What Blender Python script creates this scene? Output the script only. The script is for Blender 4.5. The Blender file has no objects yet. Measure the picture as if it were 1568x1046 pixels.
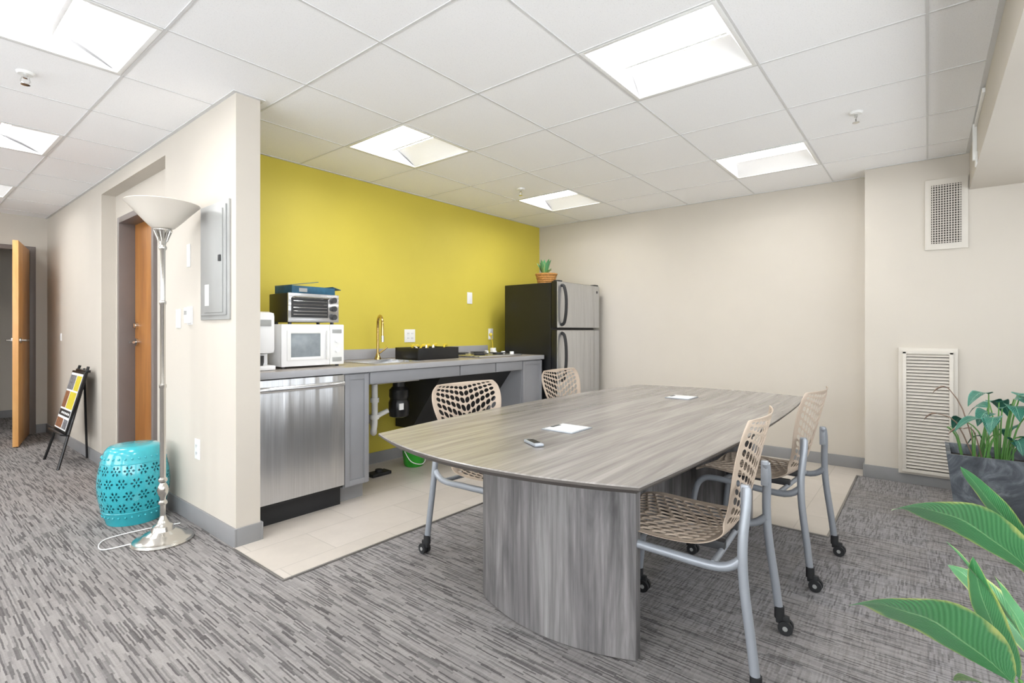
import bpy, bmesh, math, random
from mathutils import Vector, Matrix
random.seed(4)
H=2.435
sc=bpy.context.scene
try:
    sc.view_settings.view_transform='Standard'
except Exception: pass

# ---------------------------------------------------------------- materials
def lin(h):
    h=h.lstrip('#'); c=[int(h[i:i+2],16)/255 for i in (0,2,4)]
    return tuple(x/12.92 if x<=.04045 else ((x+.055)/1.055)**2.4 for x in c)+(1,)
def mk(name):
    m=bpy.data.materials.new(name); m.use_nodes=True
    nt=m.node_tree; b=nt.nodes['Principled BSDF']
    return m,nt,b
def coords(nt,scale,rot=(0,0,0),kind='Object'):
    tc=nt.nodes.new('ShaderNodeTexCoord'); mp=nt.nodes.new('ShaderNodeMapping')
    mp.inputs['Scale'].default_value=scale; mp.inputs['Rotation'].default_value=rot
    nt.links.new(tc.outputs[kind],mp.inputs['Vector']); return mp.outputs['Vector']
def noise(nt,vec,scale,detail=3,rough=.5,dist=0):
    n=nt.nodes.new('ShaderNodeTexNoise'); n.inputs['Scale'].default_value=scale
    n.inputs['Detail'].default_value=detail; n.inputs['Roughness'].default_value=rough
    n.inputs['Distortion'].default_value=dist
    nt.links.new(vec,n.inputs['Vector']); return n.outputs['Fac']
def ramp(nt,fac,stops):
    r=nt.nodes.new('ShaderNodeValToRGB'); e=r.color_ramp.elements
    while len(e)<len(stops): e.new(.5)
    for i,(p,c) in enumerate(stops):
        e[i].position=p; e[i].color=c
    nt.links.new(fac,r.inputs['Fac']); return r.outputs['Color']
def mixc(nt,a,b,f,mode='MIX'):
    m=nt.nodes.new('ShaderNodeMix'); m.data_type='RGBA'; m.blend_type=mode
    for s,v in ((m.inputs[0],f),(m.inputs[6],a),(m.inputs[7],b)):
        if isinstance(v,(int,float,tuple)): s.default_value=v
        else: nt.links.new(v,s)
    return m.outputs[2]
def mth(nt,op,a,bb=None):
    n=nt.nodes.new('ShaderNodeMath'); n.operation=op
    for i,x in enumerate((a,bb)):
        if x is None: continue
        if isinstance(x,(int,float)): n.inputs[i].default_value=x
        else: nt.links.new(x,n.inputs[i])
    return n.outputs[0]
def bump(nt,b,h,strength=.2,dist=.002):
    n=nt.nodes.new('ShaderNodeBump'); n.inputs['Strength'].default_value=strength
    n.inputs['Distance'].default_value=dist
    nt.links.new(h,n.inputs['Height']); nt.links.new(n.outputs[0],b.inputs['Normal'])
def plain(name,hexc,rough=.5,metal=0,var=.06,nscale=8,bmp=0,coat=0):
    m,nt,b=mk(name); c=lin(hexc)
    v=coords(nt,(1,1,1)); f=noise(nt,v,nscale,4)
    lo=tuple(x*(1-var) for x in c[:3])+(1,); hi=tuple(min(1,x*(1+var)) for x in c[:3])+(1,)
    nt.links.new(ramp(nt,f,[(.3,lo),(.7,hi)]),b.inputs['Base Color'])
    b.inputs['Roughness'].default_value=rough; b.inputs['Metallic'].default_value=metal
    if coat: b.inputs['Coat Weight'].default_value=coat
    if bmp: bump(nt,b,noise(nt,v,nscale*20,3),bmp,.001)
    return m
def wood(name,axis,stops,s=1.0,rough=.4,stretch=14,lowc=.62):
    m,nt,b=mk(name)
    sc3=[stretch]*3; sc3[axis]=1
    v=coords(nt,tuple(x*s for x in sc3))
    f1=noise(nt,v,1.1,6,.6,.7)
    sc4=[stretch*5]*3; sc4[axis]=1.6
    v2=coords(nt,tuple(x*s for x in sc4)); f2=noise(nt,v2,1.3,4,.6,.2)
    c1=ramp(nt,f1,stops)
    c2=ramp(nt,f2,[(.35,(lowc,lowc,lowc,1)),(.6,(1,1,1,1))])
    nt.links.new(mixc(nt,c1,c2,.75,'MULTIPLY'),b.inputs['Base Color'])
    b.inputs['Roughness'].default_value=rough
    bump(nt,b,f2,.08,.001)
    return m
def steel(name,hexc='#cfd0d2',rough=.32,axis=2):
    m,nt,b=mk(name); s=[120]*3; s[axis]=1.5
    v=coords(nt,tuple(s)); f=noise(nt,v,2,3)
    c=lin(hexc)
    nt.links.new(ramp(nt,f,[(.3,tuple(x*.85 for x in c[:3])+(1,)),(.7,c)]),b.inputs['Base Color'])
    b.inputs['Metallic'].default_value=.9; b.inputs['Roughness'].default_value=rough
    s2=[3]*3; s2[axis]=.25
    bump(nt,b,noise(nt,coords(nt,tuple(s2)),2.5,2),.8,.035)
    return m

M_wall=plain('wall_paint_beige','#c9c2b7',.75,0,.015,3,.08)
M_yel=plain('wall_paint_yellow','#cdbd49',.6,0,.02,3,.08)
M_base=plain('baseboard_grey','#8b8b8c',.5,0,.03)
M_trimw=plain('white_plastic','#eeeeec',.35,0,.02)
M_white=plain('white_enamel','#f2f2f2',.25,0,.02)
M_refl=plain('troffer_reflector_white','#fafafa',.5,0,.01)
M_black=plain('black_enamel','#141517',.3,0,.1)
M_blk2=plain('black_matte','#1f2022',.6,0,.1)
M_dgrey=plain('dark_grey_plastic','#333436',.45,0,.1)
M_cab=plain('cabinet_grey','#8b8c90',.45,0,.03)
M_frame_brown=plain('door_frame_taupe','#766d69',.4,0,.03)
M_steel=steel('brushed_steel')
M_steelh=steel('brushed_steel_horizontal','#d5d6d8',.25,0)
M_chrome=plain('chrome','#d8d8d6',.08,1,.02)
M_nickel=plain('brushed_nickel','#cfccc6',.2,1,.03)
M_chrome_yel=plain('brass','#cfb478',.2,1,.03)  # chrome faucet; yellow wall's reflection put into the base colour
M_silver=plain('silver_paint','#999ea5',.35,.3,.03)
M_panel=plain('panel_grey_paint','#a6a7a5',.4,.2,.03)
M_shell=plain('chair_shell_tan','#b9a897',.5,0,.04)
M_vent=plain('vent_paint_beige','#cfc9bf',.5,0,.02)
M_ventd=plain('vent_dark','#4d4843',.8,0,.05)
M_teal=plain('turquoise_glaze','#35a6b2',.18,0,.08,6,0,.4)
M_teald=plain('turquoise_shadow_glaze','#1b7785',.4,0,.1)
M_pvc=plain('pvc_white','#e8e8e4',.3,0,.02)
M_green=plain('green_plastic','#2f9e2c',.35,0,.05)
M_blue=plain('blue_cardboard','#245670',.5,0,.25,20)
M_paper=plain('paper_white','#efefef',.7,0,.02)
M_ylw=plain('yellow_plastic','#d9c23a',.4,0,.1)
M_wick=plain('wicker','#c08a4a',.7,0,.3,60,.6)
M_soil=plain('soil','#2b211a',.95,0,.4,40,.8)
M_tile_metal=plain('trim_metal','#8d8a86',.35,.7,.03)
M_doorw=wood('door_wood',2,[(.3,lin('#96602c')),(.5,lin('#ad7338')),(.7,lin('#bd8548'))],1,.35,7,.8)
M_doorw2=wood('door_wood_light',2,[(.3,lin('#c98f4e')),(.5,lin('#d89f5e')),(.7,lin('#e2b072'))],1,.35,7,.85)
M_tabtop=wood('grey_wood_laminate',0,[(.25,lin('#6e6a67')),(.42,lin('#817d79')),(.55,lin('#908b87')),(.75,lin('#a09b97'))],1,.25,14,.74)
M_tabbase=wood('grey_wood_laminate_vertical',2,[(.30,lin('#464444')),(.42,lin('#686666')),(.54,lin('#827f7f')),(.72,lin('#a3a1a0'))],1,.45,9,.5)
M_tabedge=plain('table_edge_dark','#4d4844',.5,0,.1)
def m_ceiling():
    m,nt,b=mk('ceiling_tile'); v=coords(nt,(1,1,1))
    f=noise(nt,v,170,4,.7)
    nt.links.new(ramp(nt,f,[(.32,lin('#e8e8e9')),(.45,lin('#fafafb'))]),b.inputs['Base Color'])
    b.inputs['Roughness'].default_value=.95; bump(nt,b,f,.2,.002); return m
M_ceil=m_ceiling()
M_tbar=plain('ceiling_grid_metal','#d8d8d8',.5,0,.02)
def m_carpet():
    # linear loop-pile weave: staggered dashes woven in fine rows
    m,nt,b=mk('carpet_grey')
    tc=nt.nodes.new('ShaderNodeTexCoord'); sp=nt.nodes.new('ShaderNodeSeparateXYZ'); nt.links.new(tc.outputs['Object'],sp.inputs[0])
    wob=noise(nt,coords(nt,(1,1,1)),25,2)
    def dashes(a,l,row,dash,seed):
        aw=mth(nt,'ADD',a,mth(nt,'MULTIPLY',mth(nt,'SUBTRACT',wob,.5),.006))
        r=mth(nt,'FLOOR',mth(nt,'DIVIDE',aw,row))
        w1=nt.nodes.new('ShaderNodeTexWhiteNoise'); w1.noise_dimensions='1D'; nt.links.new(mth(nt,'ADD',r,seed),w1.inputs['W'])
        s=mth(nt,'FLOOR',mth(nt,'ADD',mth(nt,'DIVIDE',l,dash),mth(nt,'MULTIPLY',w1.outputs['Value'],37.0)))
        cb=nt.nodes.new('ShaderNodeCombineXYZ'); nt.links.new(r,cb.inputs[0]); nt.links.new(s,cb.inputs[1]); cb.inputs[2].default_value=seed
        w2=nt.nodes.new('ShaderNodeTexWhiteNoise'); w2.noise_dimensions='3D'; nt.links.new(cb.outputs[0],w2.inputs['Vector'])
        return w2.outputs['Value']
    d1=dashes(sp.outputs[0],sp.outputs[1],.0056,.11,3.0)
    d2=dashes(sp.outputs[1],sp.outputs[0],.0056,.06,7.0)
    c1=ramp(nt,d1,[(0,lin('#555251')),(.2,lin('#6b6867')),(.35,lin('#868281')),(1,lin('#9e9a97'))])
    c2=ramp(nt,d2,[(0,lin('#59585b')),(.25,lin('#717073')),(.4,lin('#89888b')),(1,lin('#a2a1a4'))])
    ck=nt.nodes.new('ShaderNodeTexChecker'); ck.inputs['Scale'].default_value=2; nt.links.new(tc.outputs['Object'],ck.inputs['Vector'])
    far=ramp(nt,mth(nt,'MULTIPLY',sp.outputs[0],.2),[(.25,(0,0,0,1)),(.5,(1,1,1,1))])
    k=mth(nt,'MULTIPLY',mth(nt,'ADD',mth(nt,'MULTIPLY',ck.outputs['Fac'],.25),.2),far)
    k=mth(nt,'ADD',k,.08)
    c=mixc(nt,c1,c2,k)
    f3=noise(nt,coords(nt,(1,1,1)),1.3,2); fine=noise(nt,coords(nt,(1,1,1)),300,2)
    c=mixc(nt,c,ramp(nt,fine,[(.3,(.8,.8,.8,1)),(.7,(1.0,1.0,1.0,1))]),.8,'MULTIPLY')
    c=mixc(nt,c,ramp(nt,f3,[(.35,(.94,.93,.92,1)),(.65,(1,1,1,1))]),1.0,'MULTIPLY')
    nt.links.new(c,b.inputs['Base Color']); b.inputs['Roughness'].default_value=1
    b.inputs['Specular IOR Level'].default_value=.1
    bump(nt,b,fine,.4,.003); return m
M_carpet=m_carpet()
def m_tile():
    m,nt,b=mk('floor_tile_beige')
    br=nt.nodes.new('ShaderNodeTexBrick'); v=coords(nt,(1,1,1))
    nt.links.new(v,br.inputs['Vector'])
    br.inputs['Scale'].default_value=1; br.inputs['Brick Width'].default_value=.61; br.inputs['Row Height'].default_value=.305
    br.inputs['Mortar Size'].default_value=.003; br.offset=.5
    br.inputs['Color1'].default_value=lin('#c1b9af'); br.inputs['Color2'].default_value=lin('#c8c0b7'); br.inputs['Mortar'].default_value=lin('#b2aba2')
    f=noise(nt,v,9,5,.6)
    c=mixc(nt,br.outputs['Color'],ramp(nt,f,[(.3,(.93,.93,.93,1)),(.7,(1,1,1,1))]),1.0,'MULTIPLY')
    nt.links.new(c,b.inputs['Base Color']); b.inputs['Roughness'].default_value=.35; return m
M_tile=m_tile()
def m_counter():
    m,nt,b=mk('countertop_laminate'); v=coords(nt,(1,1,1)); f=noise(nt,v,140,4,.7)
    nt.links.new(ramp(nt,f,[(.35,lin('#7f766e')),(.5,lin('#9c948c')),(.65,lin('#b2aaa3'))]),b.inputs['Base Color'])
    b.inputs['Roughness'].default_value=.3; return m
M_count=m_counter()
M_cedge=plain('counter_edge_grey','#a3a3a6',.4,0,.03)
def m_marble():
    m,nt,b=mk('planter_marbled_grey'); v=coords(nt,(1,1,1)); f=noise(nt,v,7,7,.65,1.5)
    nt.links.new(ramp(nt,f,[(.3,lin('#373c42')),(.5,lin('#50565d')),(.68,lin('#80868c'))]),b.inputs['Base Color'])
    b.inputs['Roughness'].default_value=.5; return m
M_marble=m_marble()
def m_emit(name,s,col=(1,.995,.985,1)):
    m,nt,b=mk(name); b.inputs['Base Color'].default_value=(.9,.9,.9,1)
    b.inputs['Emission Color'].default_value=col; b.inputs['Emission Strength'].default_value=s; return m
M_lens=m_emit('troffer_lens',27)
def m_leaf(name,c0,c1,edge,vein,nv=26,e0=.42,e1=.5):
    m,nt,b=mk(name)
    tc=nt.nodes.new('ShaderNodeTexCoord'); sp=nt.nodes.new('ShaderNodeSeparateXYZ'); nt.links.new(tc.outputs['UV'],sp.inputs[0])
    d=mth(nt,'ABSOLUTE',mth(nt,'SUBTRACT',sp.outputs[0],.5))
    ph=mth(nt,'SUBTRACT',mth(nt,'MULTIPLY',sp.outputs[1],nv*6.283),mth(nt,'MULTIPLY',d,nv*3.2))
    s=mth(nt,'MULTIPLY',mth(nt,'ADD',mth(nt,'SINE',ph),1),.5)
    col=mixc(nt,c0,c1,s)
    nz=noise(nt,coords(nt,(1,1,1)),14,3)
    e=mth(nt,'ADD',d,mth(nt,'MULTIPLY',mth(nt,'SUBTRACT',nz,.5),.3))
    er=ramp(nt,e,[(e0,(0,0,0,1)),(e1,(1,1,1,1))])
    col=mixc(nt,col,edge,er)
    mr=ramp(nt,d,[(.008,(1,1,1,1)),(.022,(0,0,0,1))])
    col=mixc(nt,col,vein,mr)
    nt.links.new(col,b.inputs['Base Color']); b.inputs['Roughness'].default_value=.28
    bump(nt,b,s,.35,.003); return m
M_leaf1=m_leaf('lily_leaf',lin('#4a8c5a'),lin('#5f9f6c'),lin('#bcc97a'),lin('#8fc08a'),30)
M_leaf2=m_leaf('anthurium_leaf',lin('#27604a'),lin('#45887a'),lin('#529684'),lin('#8cc0a0'),14)
M_leaf3=m_leaf('calathea_leaf',lin('#27472c'),lin('#6e8f52'),lin('#4b6c38'),lin('#a5bd80'),9)
M_stem=plain('plant_stem','#5c8f48',.5,0,.1)
M_brown=plain('dry_leaf','#8c7768',.7,0,.15)

# ---------------------------------------------------------------- builder
class B:
    def __init__(s): s.bm=bmesh.new(); s.mats=[]; s.uv=s.bm.loops.layers.uv.new('UVMap')
    def mi(s,m):
        if m not in s.mats: s.mats.append(m)
        return s.mats.index(m)
    def add(s,vs,fs,m,M=None,uvs=None):
        i=s.mi(m); bv=[s.bm.verts.new((M@Vector(v)) if M else v) for v in vs]
        out=[]
        for f in fs:
            if len(set(f))<3: continue
            try: fc=s.bm.faces.new([bv[k] for k in f])
            except ValueError: continue
            fc.material_index=i; fc.smooth=True; out.append(fc)
            if uvs:
                for l,k in zip(fc.loops,f): l[s.uv].uv=uvs[k]
        return out
    def box(s,lo,hi,m,bev=0,M=None):
        t=bmesh.new(); x0,y0,z0=lo; x1,y1,z1=hi
        v=[t.verts.new(p) for p in ((x0,y0,z0),(x1,y0,z0),(x1,y1,z0),(x0,y1,z0),(x0,y0,z1),(x1,y0,z1),(x1,y1,z1),(x0,y1,z1))]
        for f in ((3,2,1,0),(4,5,6,7),(0,1,5,4),(1,2,6,5),(2,3,7,6),(3,0,4,7)): t.faces.new([v[k] for k in f])
        if bev>0: bmesh.ops.bevel(t,geom=list(t.edges),offset=bev,segments=2,profile=.6,affect='EDGES')
        t.verts.index_update()
        s.add([q.co.copy() for q in t.verts],[[q.index for q in f.verts] for f in t.faces],m,M); t.free()
    def prism(s,poly,z0,z1,m,M=None):
        n=len(poly); vs=[(x,y,z0) for x,y in poly]+[(x,y,z1) for x,y in poly]
        fs=[list(range(n))[::-1],list(range(n,2*n))]+[[i,(i+1)%n,(i+1)%n+n,i+n] for i in range(n)]
        s.add(vs,fs,m,M)
    def tube(s,pts,r,m,seg=10,M=None,smooth=0,caps=True):
        P=[Vector(p) for p in pts]
        if smooth:
            Q=[]
            for i in range(len(P)-1):
                a=P[max(i-1,0)];b=P[i];c=P[i+1];d=P[min(i+2,len(P)-1)]
                for k in range(smooth):
                    t=k/smooth
                    Q.append(.5*((2*b)+(c-a)*t+(2*a-5*b+4*c-d)*t*t+(3*b-a-3*c+d)*t**3))
            Q.append(P[-1]); P=Q
        n=len(P); R=r if isinstance(r,(list,tuple)) else [r]*n
        if len(R)!=n: R=[R[0]+(R[-1]-R[0])*i/(n-1) for i in range(n)]
        vs=[];fs=[]; prev=None
        for i,p in enumerate(P):
            t=(P[min(i+1,n-1)]-P[max(i-1,0)]).normalized()
            if prev is None:
                up=Vector((0,0,1)) if abs(t.z)<.9 else Vector((1,0,0)); x=t.cross(up).normalized()
            else: x=(prev-t*prev.dot(t)).normalized()
            prev=x; y=t.cross(x)
            for k in range(seg):
                a=2*math.pi*k/seg; vs.append(p+(x*math.cos(a)+y*math.sin(a))*R[i])
        for i in range(n-1):
            for k in range(seg):
                fs.append([i*seg+k,i*seg+(k+1)%seg,(i+1)*seg+(k+1)%seg,(i+1)*seg+k])
        if caps: fs+= [list(range(seg))[::-1],list(range((n-1)*seg,n*seg))]
        s.add(vs,fs,m,M)
    def cyl(s,a,b,r,m,seg=20,r2=None,M=None): s.tube([a,b],[r,r if r2 is None else r2],m,seg,M)
    def lathe(s,c,prof,m,seg=32,M=None):
        vs=[];fs=[];n=len(prof)
        for r,z in prof:
            for k in range(seg):
                a=2*math.pi*k/seg; vs.append((c[0]+r*math.cos(a),c[1]+r*math.sin(a),c[2]+z))
        for i in range(n-1):
            for k in range(seg): fs.append([i*seg+k,i*seg+(k+1)%seg,(i+1)*seg+(k+1)%seg,(i+1)*seg+k])
        if prof[0][0]>1e-4: fs.append(list(range(seg))[::-1])
        if prof[-1][0]>1e-4: fs.append(list(range((n-1)*seg,n*seg)))
        s.add(vs,fs,m,M)
    def ball(s,c,r,m,seg=10,sz=1):
        n=6; s.lathe(c,[(max(1e-5,r*math.sin(math.pi*i/n)),-r*sz*math.cos(math.pi*i/n)) for i in range(n+1)],m,seg)
    def grid(s,fn,nu,nv,m,M=None,keep=None):
        vs=[];uv=[]
        for j in range(nv+1):
            for i in range(nu+1): vs.append(fn(i/nu,j/nv)); uv.append((i/nu,j/nv))
        fs=[[j*(nu+1)+i,j*(nu+1)+i+1,(j+1)*(nu+1)+i+1,(j+1)*(nu+1)+i] for j in range(nv) for i in range(nu) if keep is None or keep((i+.5)/nu,(j+.5)/nv)]
        return s.add(vs,fs,m,M,uv)
    def leaf(s,p0,p1,p2,W,m,fold=.25,roll=0,n=14,shape=.75):
        p0,p1,p2=map(Vector,(p0,p1,p2))
        def fn(a,t):
            p=(1-t)**2*p0+2*t*(1-t)*p1+t*t*p2
            tg=(2*(1-t)*(p1-p0)+2*t*(p2-p1)).normalized()
            sd=tg.cross(Vector((0,0,1)))
            sd=sd.normalized() if sd.length>1e-3 else Vector((1,0,0))
            nn=sd.cross(tg).normalized()
            sd2=sd*math.cos(roll)+nn*math.sin(roll); nn2=sd2.cross(tg).normalized()
            w=W*max(0,math.sin(math.pi*min(1,max(0,t))**shape))**.85
            x=(a-.5)*2
            return p+sd2*x*w+nn2*(abs(x)**1.3*w*fold+math.sin(t*17+x*2)*.03*w)
        s.grid(fn,8,n,m)
    def done(s,name,parent=None,sharp=35):
        bm=s.bm; bm.normal_update()
        loose=[v for v in bm.verts if not v.link_faces]
        if loose: bmesh.ops.delete(bm,geom=loose,context='VERTS')
        for e in bm.edges:
            if len(e.link_faces)==2 and e.calc_face_angle(0)>math.radians(sharp): e.smooth=False
        me=bpy.data.meshes.new(name); bm.to_mesh(me); bm.free()
        for m in s.mats: me.materials.append(m)
        o=bpy.data.objects.new(name,me); sc.collection.objects.link(o)
        if parent: o.parent=parent
        return o
def empty(name,loc=(0,0,0),rz=0):
    e=bpy.data.objects.new(name,None); e.location=loc; e.rotation_euler=(0,0,rz); e.empty_display_size=.1
    sc.collection.objects.link(e); return e
def simple(name,boxes,m,bev=0):
    b=B()
    for lo,hi in boxes: b.box(lo,hi,m,bev)
    return b.done(name)

# ---------------------------------------------------------------- shell
UB=-2.6; VR=-1.25; VE=7.8; UF=5.15; UBP=4.92; VY=3.74
simple('floor',[((UB-.12,VR-.12,-.1),(UF+.15,9.7,0))],M_carpet)
b=B(); b.prism([(1.18,2.32),(3.35,2.32),(3.35,.44),(UBP,.44),(UBP,.385),(UF,.385),(UF,VY),(1.324,VY),(1.324,2.87),(1.18,2.87)],0,.004,M_tile); b.done('floor_tile_area')
b=B(); w=.012
for lo,hi in (((1.18-w,2.32-w,0),(3.35,2.32,.007)),((1.18-w,2.32,0),(1.18,2.855,.007)),((3.35-w,.44-w,0),(3.35,2.32-w,.007)),((3.35,.44-w,0),(UBP-.012,.44,.007))): b.box(lo,hi,M_tile_metal,.001)
b.done('trim_tile_edge')
simple('wall_partition',[((1.196,2.87,0),(1.324,3.95,H+.16))],M_wall)
simple('wall_kitchen',[((1.324,VY,0),(UF+.15,VY+.2,H+.16))],M_yel)
simple('wall_far',[((UF,.385,0),(UF+.15,VY,H+.16))],M_wall)
simple('wall_far_column',[((UBP,VR,0),(UF+.15,.385,H+.16))],M_wall)
simple('wall_hall_header',[((1.196,3.95,2.33),(1.296,5.52,H+.16))],M_wall)
simple('wall_hall_near',[((1.296,3.95,0),(1.396,4.45,H+.16)),((1.396,3.95,0),(2.2,4.05,H+.16))],M_wall)
simple('wall_hall_over_door',[((1.296,4.45,2.12),(1.396,5.37,H+.16))],M_wall)
simple('wall_hall_jamb',[((1.296,5.37,0),(1.396,5.52,H+.16))],M_wall)
simple('wall_hall_far',[((1.196,5.52,0),(1.396,VE,H+.16))],M_wall)
simple('wall_closet',[((1.45,4.35,0),(1.5,5.5,H+.16))],M_wall)
simple('wall_hall_end',[((1.10,VE,0),(1.6,VE+.12,H+.16))],M_wall)
simple('wall_hall_end_left',[((UB,VE,0),(.13,VE+.12,H+.16))],M_wall)
simple('wall_hall_end_header',[((.13,VE,2.1),(1.10,VE+.12,H+.16))],M_wall)
simple('wall_room_beyond',[((UB,9.5,0),(1.7,9.6,H+.16)),((1.6,VE,0),(1.7,9.5,H+.16))],M_wall)
def wallwins(a0,a1,wins,fn):
    bx=[fn(a0,a1,0,.8),fn(a0,a1,2.1,H+.16)]
    xs=[a0]+[q for p in wins for q in p]+[a1]
    for i in range(0,len(xs),2): bx.append(fn(xs[i],xs[i+1],.8,2.1))
    return bx
wins=[(-1.9,-.1),(.3,2.1),(2.7,4.5)]; added_wins=[(-.6,1.2),(1.8,3.6),(4.4,6.2)]
simple('wall_right',wallwins(UB,UBP,wins,lambda a,c,z0,z1:((a,VR-.12,z0),(c,VR,z1))),M_wall)
simple('wall_back',wallwins(VR,9.6,added_wins,lambda a,c,z0,z1:((UB-.12,a,z0),(UB,c,z1))),M_wall)  # unseen back wall; its windows are added for frontal fill light
b=B(); b.box((UB,VR,2.17),(UBP,-.235,H),M_wall)
b.box((3.62,-.235,2.40),(4.35,-.222,2.425),M_trimw,.002); b.box((4.2,-.235,2.2),(4.23,-.215,2.42),M_trimw,.003); b.box((4.16,-.235,2.17),(4.27,-.228,2.24),M_trimw,.002)
b.done('ceiling_soffit')
mg=bpy.data.materials.new('window_glass'); mg.use_nodes=True; g=mg.node_tree.nodes['Principled BSDF']
g.inputs['Base Color'].default_value=(.9,.95,1,1); g.inputs['Transmission Weight'].default_value=1; g.inputs['Roughness'].default_value=0; g.inputs['IOR'].default_value=1.02
def unseen_window(name,M,w):
    b=B(); a,c=-w/2,w/2
    for lo,hi in (((a,-.08,.8),(c,-.04,.84)),((a,-.08,2.06),(c,-.04,2.1)),((a,-.08,.84),(a+.04,-.04,2.06)),((c-.04,-.08,.84),(c,-.04,2.06)),((-.02,-.08,.84),(.02,-.04,2.06))): b.box(lo,hi,M_trimw,.003,M)
    b.box((a+.04,-.062,.84),(c-.04,-.058,2.06),mg,0,M); b.done(name)
k=1
for a,c in wins: unseen_window('window_%d'%k,Matrix.Translation(((a+c)/2,VR,0)),c-a); k+=1
for a,c in added_wins: unseen_window('window_%d'%k,Matrix.Translation((UB,(a+c)/2,0))@Matrix.Rotation(-math.pi/2,4,'Z'),c-a); k+=1  # added windows of the unseen back wall
# ceiling
su,sv=.63,.626
U=[UB]+[.13+su*k for k in range(-4,8)]+[UF]
V=[-.235]+[sv*k for k in range(0,16)]+[9.5]
cells=[(0,1),(0,4),(0,7),(0,10),(3,1),(3,4),(6,1),(6,4),(-3,1),(-3,4),(-3,7),(-3,10)]
b=B()
for i in range(len(U)-1):
    for j in range(len(V)-1):
        k=(i-1)-4; q=j-1
        if (k,q) in cells and 0<=i-1: continue
        b.add([(U[i],V[j],H),(U[i],V[j+1],H),(U[i+1],V[j+1],H),(U[i+1],V[j],H)],[[0,1,2,3]],M_ceil)
b.box((UB-.1,VR-.12,H+.161),(UF+.15,9.6,H+.2),M_ceil)
b.done('ceiling')
b=B(); gw=.005
for u in U[1:-1]:
    if u>1.33: b.box((u-gw,-.235,H-.003),(u+gw,VY,H),M_tbar)
    else: b.box((u-gw,-.235,H-.003),(u+gw,7.8 ,H),M_tbar)
for v in V[1:-1]:
    if v<2.87: b.box((UB,v-gw,H-.0028),(UF if v>.385 else UBP,v+gw,H),M_tbar)
    elif v<VY: b.box((UB,v-gw,H-.0028),(1.196,v+gw,H),M_tbar); b.box((1.324,v-gw,H-.0028),(UF,v+gw,H),M_tbar)
    elif v<VE: b.box((UB,v-gw,H-.0028),(1.196,v+gw,H),M_tbar)
b.done('trim_ceiling_grid')
simple('trim_wall_angle',[((1.324,VY-.02,H-.004),(UF,VY,H)),((UF-.02,.385,H-.004),(UF,VY-.02,H)),((UBP-.02,-.235,H-.004),(UBP,.385,H)),((1.176,2.87,H-.004),(1.196,VE,H)),((1.176,2.85,H-.004),(1.344,2.87,H)),((1.324,2.87,H-.004),(1.344,VY-.02,H)),((UB,-.235,H-.004),(UBP-.02,-.215,H))],M_tbar)
# troffers: recessed housing, main lens trough, curved reflector with glow strip added for brightness
for (k,q) in cells:
    u0=.13+su*k+.006; v0=sv*q+.006; u1=u0+su-.012; v1=v0+sv-.012; z=H
    b=B(); r=.02
    for lo,hi in (((u0,v0,z-.004),(u1,v0+r,z+.01)),((u0,v1-r,z-.004),(u1,v1,z+.01)),((u0,v0+r,z-.004),(u0+r,v1-r,z+.01)),((u1-r,v0+r,z-.004),(u1,v1-r,z+.01))): b.box(lo,hi,M_trimw,.001)
    a0,a1,c0,c1=u0+r,u1-r,v0+r,v1-r; d0,d1=c0+.05,c1-.05; zt=z+.08; um=u0+.34; t0=a0+.02
    for (ce,ct,fl) in ((c0,d0,0),(c1,d1,1)):
        f=[0,1,2,3] if fl else [3,2,1,0]
        b.add([(a0,ce,z),(a1,ce,z),(um,ct,zt),(t0,ct,zt)],[f],M_refl)
    b.add([(a0,c0,z),(a0,c1,z),(t0,d1,zt),(t0,d0,zt)],[[0,1,2,3]],M_refl)
    b.add([(t0,d0,zt),(um,d0,zt),(um,d1,zt),(t0,d1,zt)],[[0,3,2,1]],M_lens)
    n=8; vs=[]
    for i in range(n+1):
        t=i/n; uu=um+(a1-um)*t; zz=zt-(zt-z)*t**1.7
        ya=d0+(c0-d0)*t; yb=d1+(c1-d1)*t
        vs+=[(uu,ya,zz),(uu,yb,zz)]
    fs=[[2*i,2*i+1,2*i+3,2*i+2] for i in range(n)]
    b.add(vs,fs[:2],M_lens); b.add(vs,fs[2:],M_refl)  # emissive strip added on the reflector, not a lens
    b.box((um-.010,d0-.01,zt-.035),(um+.010,d1+.01,zt+.01),M_refl,.004)
    b.done('ceiling_light')
# sprinklers
for (u,v) in ((3.59,.324),(3.625,2.84),(.45,3.46)):
    b=B(); zc=H-.0005; b.lathe((u,v,zc),[(.0001,-.012),(.03,-.012),(.036,-.004),(.036,0)],M_trimw,20)
    b.cyl((u,v,H-.03),(u,v,H-.012),.009,M_chrome,12)
    b.tube([(u-.012,v,H-.025),(u-.018,v,H-.045),(u,v,H-.06)],.003,M_chrome,6); b.tube([(u+.012,v,H-.025),(u+.018,v,H-.045),(u,v,H-.06)],.003,M_chrome,6)
    b.cyl((u,v,H-.062),(u,v,H-.059),.018,M_chrome,16); b.done('fire_sprinkler')
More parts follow.
